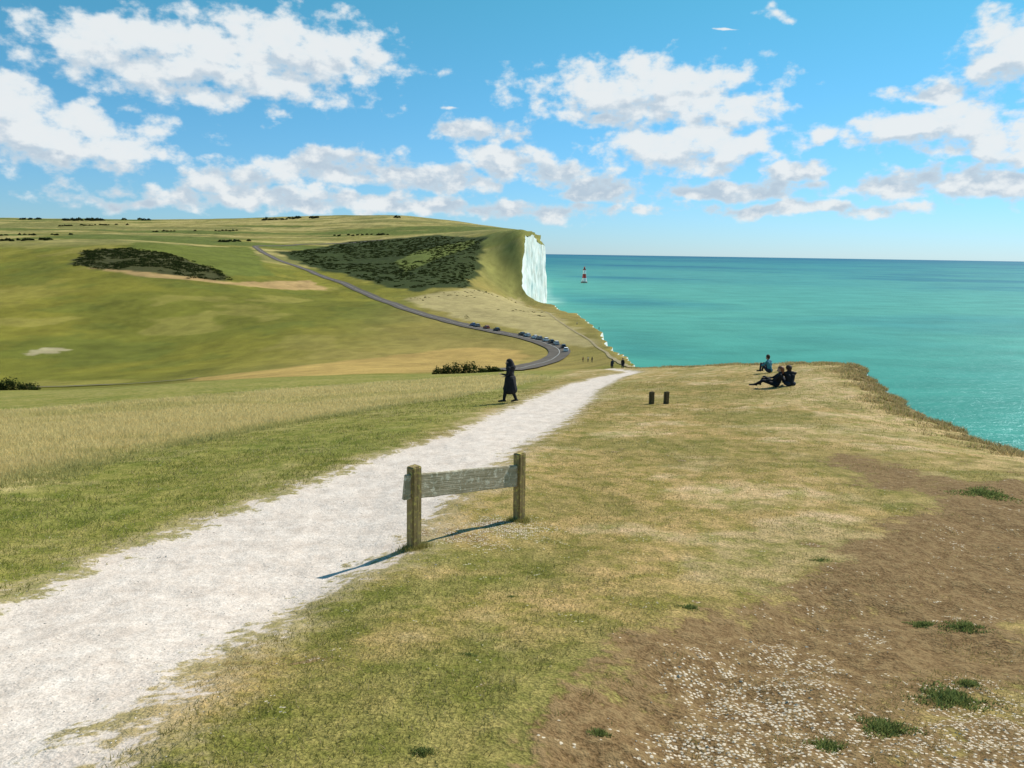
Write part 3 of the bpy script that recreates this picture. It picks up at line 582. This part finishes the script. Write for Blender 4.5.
for u,v,mt,l in((583,362,[skin,red,dark,hairb,shoe],"walker in rust top on the descending grass"),(588,362,[skin,white,dark,hairb,shoe],"walker in pale top on the descending grass"),(592,362.5,[skin,dark,dark,hairb,shoe],"walker in dark coat on the descending grass"),
  (599,330,[skin,dark,dark,hairb,shoe],"tiny dark walker near the cliff edge"),(577,325,[skin,white,dark,hairb,shoe],"tiny pale walker on the coastal slope")):
    far_person(u,v,mt,l,.5,190)
p=W(775,387,10,60); zz=Hp(*p)
Ja=dict(head=(.0,-.12,.74),face=(0,1,-.35),neck=(0,-.13,.60),chest=(0,-.13,.44),pelvis=(0,-.02,.12),sL=(-.17,-.12,.54),sR=(.17,-.12,.54),eL=(-.23,.06,.32),eR=(.23,.08,.34),wL=(-.12,.28,.28),wR=(.12,.26,.34),
 hL=(-.09,0,.12),hR=(.09,0,.12),kL=(-.13,.36,.26),kR=(.12,.34,.36),aL=(-.10,.60,.07),aR=(.1,.48,.07),tL=(-.12,.76,.05),tR=(.12,.62,.05))
figure("person",body(Ja,hair=.16),[skin,blk,blk,haira,shoe],.012,"person with auburn hair in black sitting on dry grass",(p[0],p[1],zz),math.radians(70),.95,None,1.3)
p=W(789,386,10,60)
Jb=dict(head=(.0,.10,.76),face=(0,1,-.3),neck=(0,.04,.61),chest=(0,0,.45),pelvis=(0,-.06,.12),sL=(-.17,.02,.55),sR=(.17,.02,.55),eL=(-.22,.2,.36),eR=(.22,.2,.36),wL=(-.08,.38,.34),wR=(.08,.38,.36),
 hL=(-.09,0,.12),hR=(.09,0,.12),kL=(-.12,.36,.42),kR=(.12,.36,.42),aL=(-.1,.42,.07),aR=(.1,.42,.07),tL=(-.11,.58,.04),tR=(.11,.58,.04))
figure("person",body(Jb,hair=.12),[skin,blk,dark,hairb,shoe],.012,"person in dark clothes sitting hunched with knees raised",(p[0],p[1],Hp(*p)),math.radians(10),.9,None,1.4)
p=P(769,366,36)[:2]
figure("person",body(Jb,hair=.05),[skin,teal,dark,hairb,shoe],.012,"person in teal top sitting near the cliff edge",(p[0],p[1],Hp(*p)),math.radians(40),.95)
# ---------------------------------------------------------------- cars
glass=simple("car_glass",(.02,.025,.03),.1,.05,3,.8); tyre=simple("tyre",(.02,.02,.02),.8,.1,9)
def loft(secs,mat,name):
    V_=[];F_=[]; n=len(secs[0])
    for s in secs:V_+=s
    for i in range(len(secs)-1):
        for j in range(n):F_.append((i*n+j,i*n+(j+1)%n,(i+1)*n+(j+1)%n,(i+1)*n+j))
    F_.append(tuple(range(n))[::-1]);F_.append(tuple((len(secs)-1)*n+j for j in range(n)))
    me=bpy.data.meshes.new(name);me.from_pydata(V_,[],F_);me.update();me.materials.append(mat)
    bm=bmesh.new();bm.from_mesh(me);bmesh.ops.recalc_face_normals(bm,faces=bm.faces);bm.to_mesh(me);bm.free();return me
def prof(pts):
    secs=[]
    for yv,zb,ztop,w in pts:
        secs.append([(-w,yv,zb),(-w*1.0,yv,zb+(ztop-zb)*.6),(-w*.93,yv,ztop),(w*.93,yv,ztop),(w,yv,zb+(ztop-zb)*.6),(w,yv,zb)])
    return secs
lower=[(-2.1,.35,.85,.78),(-2.02,.22,.97,.87),(-1.0,.2,1.02,.9),(.6,.2,1.0,.9),(1.5,.2,.90,.88),(2.0,.24,.76,.82),(2.12,.32,.62,.74)]
cab=[(-1.9,.95,1.0,.74),(-1.45,.95,1.38,.66),(-.2,.95,1.45,.66),(.35,.95,1.40,.65),(1.05,.95,1.0,.72)]
roof=[(-1.6,1.36,1.42,.66),(-.2,1.44,1.51,.67),(.45,1.38,1.45,.65)]
bmw=bmesh.new();bmesh.ops.create_cone(bmw,cap_ends=True,segments=16,radius1=.32,radius2=.32,depth=.2);bmesh.ops.rotate(bmw,verts=bmw.verts,matrix=Matrix.Rotation(math.pi/2,3,'Y'));bmesh.ops.bevel(bmw,geom=[e for e in bmw.edges if len(e.link_faces)==2 and e.calc_face_angle()>1],offset=.03,segments=2,affect='EDGES')
wheel_me=bpy.data.meshes.new("wheel");bmw.to_mesh(wheel_me);bmw.free();wheel_me.materials.append(tyre)
cl_me=loft(prof(cab),glass,"window")
carcols={"white":(.8,.8,.79),"blue":(.05,.13,.30),"red":(.35,.05,.035),"black":(.03,.03,.034),"silver":(.55,.56,.58),"grey":(.2,.2,.21)}
mc={k:simple("car_paint_"+k,c,.3,.03,2,.6) for k,c in carcols.items()}
bodyme={k:loft(prof(lower),mc[k],"body") for k in carcols}; roofme={k:loft(prof(roof),mc[k],"roof") for k in carcols}
tl=np.gradient(LA,axis=0); tl/=np.linalg.norm(tl,axis=1)[:,None]
for u,v,col in((474,326,'blue'),(481,327,'grey'),(490,329,'red'),(498,331,'black'),(519,336,'black'),(525,337.5,'silver'),(530,339,'white'),(535,340.5,'grey'),(540,342,'white'),(545,344,'black'),(550,346,'silver'),(555,349,'black'),(558,353,'white')):
    p=W(u,v,200,700); i=np.argmin(np.hypot(LA[:,0]-p[0],LA[:,1]-p[1])); a=math.atan2(tl[i,1],tl[i,0])-math.pi/2
    p=LA[i]+np.array([tl[i,1],-tl[i,0]])*2.6
    E=bpy.data.objects.new("parked_car",None);sc.collection.objects.link(E);E.location=(p[0],p[1],Hp(*p)+.37);E.rotation_euler=(0,0,a);E.scale=(1.1,1.1,1.15)
    reg(E,None,col+" hatchback car parked along the country road","car","cars parked along the coast road")
    for nm,me in(("body",bodyme[col]),("window",cl_me),("roof",roofme[col])):
        o=bpy.data.objects.new(nm,me);sc.collection.objects.link(o);o.parent=E
    for sx_,sy_ in((-.8,1.3),(.8,1.3),(-.8,-1.3),(.8,-1.3)):
        o=bpy.data.objects.new("wheel",wheel_me);sc.collection.objects.link(o);o.parent=E;o.location=(sx_,sy_,.32)
# ---------------------------------------------------------------- lighthouse
def lathe(name,prf,mat,seg=32):
    V_=[];F_=[]
    for r,z in prf:V_+=[(r*math.cos(q),r*math.sin(q),z) for q in np.linspace(0,2*np.pi,seg,endpoint=False)]
    for i in range(len(prf)-1):
        for j in range(seg):F_.append((i*seg+j,i*seg+(j+1)%seg,(i+1)*seg+(j+1)%seg,(i+1)*seg+j))
    F_.append(tuple((len(prf)-1)*seg+j for j in range(seg))); me=bpy.data.meshes.new(name);me.from_pydata(V_,[],F_);me.update();me.materials.append(mat)
    o=bpy.data.objects.new(name,me);sc.collection.objects.link(o);return o
lw_=simple("white_paint",(.8,.8,.78),.6,.05,.2); lr_=simple("red_paint",(.5,.05,.04),.6,.1,.2); lg=simple("granite",(.25,.23,.2),.9,.2,.3)
L_=bpy.data.objects.new("lighthouse",None);sc.collection.objects.link(L_);q=P(584,286,2100);L_.location=(q[0],2100,0)
reg(L_,None,"red and white banded lighthouse standing in the shallow sea","lighthouse")
def rad(z):return 3.8+3.6*max(0,1-z/36)**1.8
parts=[("base",[(9,-3),(9,3),(8.4,4),(7.0,4.1)],lg),("tower",[(rad(z),z) for z in (4,7,10,13)],lw_),("band",[(rad(z),z) for z in (13,16,19,22,24)],lr_),("tower",[(rad(z),z) for z in (24,27,30,34)],lw_),
("gallery",[(3.6,34),(4.6,35),(4.6,36.2),(2.6,36.3)],lr_),("lantern",[(2.5,36.2),(2.5,39.6)],glass),("roof",[(2.8,39.5),(2.2,41),(.7,42.4),(.25,44),(.1,44.5)],lr_)]
for nme,pf,mt in parts:
    o=lathe(nme,pf,mt);o.parent=L_
# ---------------------------------------------------------------- light
SAZ=math.radians(50); SEL=math.radians(42)
sl=bpy.data.lights.new("sun",'SUN');sl.energy=5.0;sl.angle=math.radians(.6);sl.color=(1,.95,.86);so_=bpy.data.objects.new("sun",sl);sc.collection.objects.link(so_)
dirv=Vector((math.sin(SAZ)*math.cos(SEL),math.cos(SAZ)*math.cos(SEL),math.sin(SEL)));so_.rotation_euler=dirv.to_track_quat('Z','Y').to_euler();so_.location=(0,0,120)
wd=bpy.data.worlds.new("World");sc.world=wd;wd.use_nodes=True;wd.node_tree.nodes.clear();T=NT(wd.node_tree)
out=T.node('ShaderNodeOutputWorld');bg=T.node('ShaderNodeBackground');bg.inputs[1].default_value=.1;T.set(out.inputs[0],bg.outputs[0])
sk=T.node('ShaderNodeTexSky',sky_type='NISHITA');sk.sun_disc=False;sk.sun_elevation=SEL;sk.sun_rotation=SAZ;sk.altitude=50;sk.air_density=1.0;sk.dust_density=.05;sk.ozone_density=2.5
dirn=T.node('ShaderNodeTexCoord').outputs['Generated']
sp=T.node('ShaderNodeSeparateXYZ');T.set(sp.inputs[0],dirn)
azn=T.math('ARCTAN2',sp.outputs[0],sp.outputs[1]);eln=T.math('ARCSINE',sp.outputs[2])
cb=T.node('ShaderNodeCombineXYZ');T.set(cb.inputs[0],azn);T.set(cb.inputs[1],eln)
BG=[(205,62,155,36,1.2),(135,48,85,32,1.15),(290,50,95,34,1.2),(65,137,90,27,1.2),(0,115,50,38,1.2),
(640,90,115,29,1.2),(715,108,65,20,1.15),(690,148,90,21,1.25),(935,128,90,20,1.2),(1012,50,42,30,1.2),(1005,148,55,20,1.1),
(-250,100,150,45,1.2),(1280,110,150,45,1.2),(550,-220,220,60,1.1)]
BS=[(372,64,30,20,1.0),(330,168,65,18,1.25),(235,182,50,17,1.2),(435,178,80,15,1.2),(505,160,50,17,1.15),(475,131,46,16,1.1),(550,172,40,16,1.1),
(130,205,80,8,.85),(300,200,190,12,1.15),(610,118,60,15,.9),(798,171,32,13,1.2),(600,190,48,15,1.25),(735,190,95,11,1.2),
(935,92,36,12,1.1),(910,183,42,15,1.2),(990,182,75,17,1.15),(822,135,20,11,.9),
(725,29,40,2.5,.6),(785,12,22,8,.8),(480,210,210,10,1.1),(800,209,170,9,1.0),(450,103,30,5,.35)]
G=T
wn=G.noise(G.vm('MULTIPLY',cb.outputs[0],(14,24,1)),1,2,.55,col=True,dim='2D')
warp=G.vm('MULTIPLY',G.vm('SUBTRACT',wn,(.5,.5,.5)),(.045,.028,0))
vA=G.vm('ADD',cb.outputs[0],warp); OFF=(.005,.018,0); vB=G.vm('ADD',vA,OFF)
def blobs(vec,BL,cur=None):
    for u,v,a,b_,s in BL:
        d=ray(u,v);A_=math.atan2(d[0],d[1]);E_=math.atan2(d[2],math.hypot(d[0],d[1]))
        ia,ib=F/a/1.08,F/b_/1.08
        q=G.node('ShaderNodeVectorMath',operation='MULTIPLY_ADD');G.set(q.inputs[0],vec);q.inputs[1].default_value=(ia,ib,0);q.inputs[2].default_value=(-A_*ia,-E_*ib,0)
        l=G.vm('LENGTH',q.outputs[0],None,1)
        g=G.math('MULTIPLY_ADD',l,-1.15,1.08*s)
        cur=g if cur is None else G.math('SMOOTH_MAX',cur,g,.10)
    return cur
bigA=blobs(vA,BG); bigB=blobs(vB,BG); full=blobs(vA,BS,bigA)
def fno(vec,det): return G.noise(G.vm('MULTIPLY',vec,(30,46,1)),1,det,.55,.0,dim='2D')
nA_=fno(cb.outputs[0],7); nB_=fno(G.vm('ADD',cb.outputs[0],OFF),4)
dA=G.math('ADD',G.math('MINIMUM',full,.80),G.math('MULTIPLY',G.math('SUBTRACT',nA_,.54),2.1))
slope=G.math('ADD',G.math('MULTIPLY',G.math('SUBTRACT',nA_,nB_),1.7),G.math('MAXIMUM',G.math('MINIMUM',G.math('SUBTRACT',bigA,bigB),.45),-.45))
alpha=T.mr(dA,-.04,.60,0,.95,True)
lit=T.mr(slope,-.55,.10,0,1,True)
thick=T.mr(dA,.3,.8)
ccol=T.mix(lit,(4.9,5.9,6.9,1),(8.4,8.7,8.8,1)); ccol=T.mix(T.math('MULTIPLY',T.math('SUBTRACT',1,thick),.5),ccol,(7.4,8.4,8.9,1))
tn=T.mix(T.mr(eln,.0,.30),(.53,.80,1.26,1),(.44,1.15,1.10,1))
skc=T.mix(1.,sk.outputs[0],tn,'MULTIPLY')
fade=T.mr(eln,.0,.04,.35,1)
fin=T.mix(T.math('MULTIPLY',alpha,fade),skc,ccol)
T.set(bg.inputs[0],fin)
print("done")
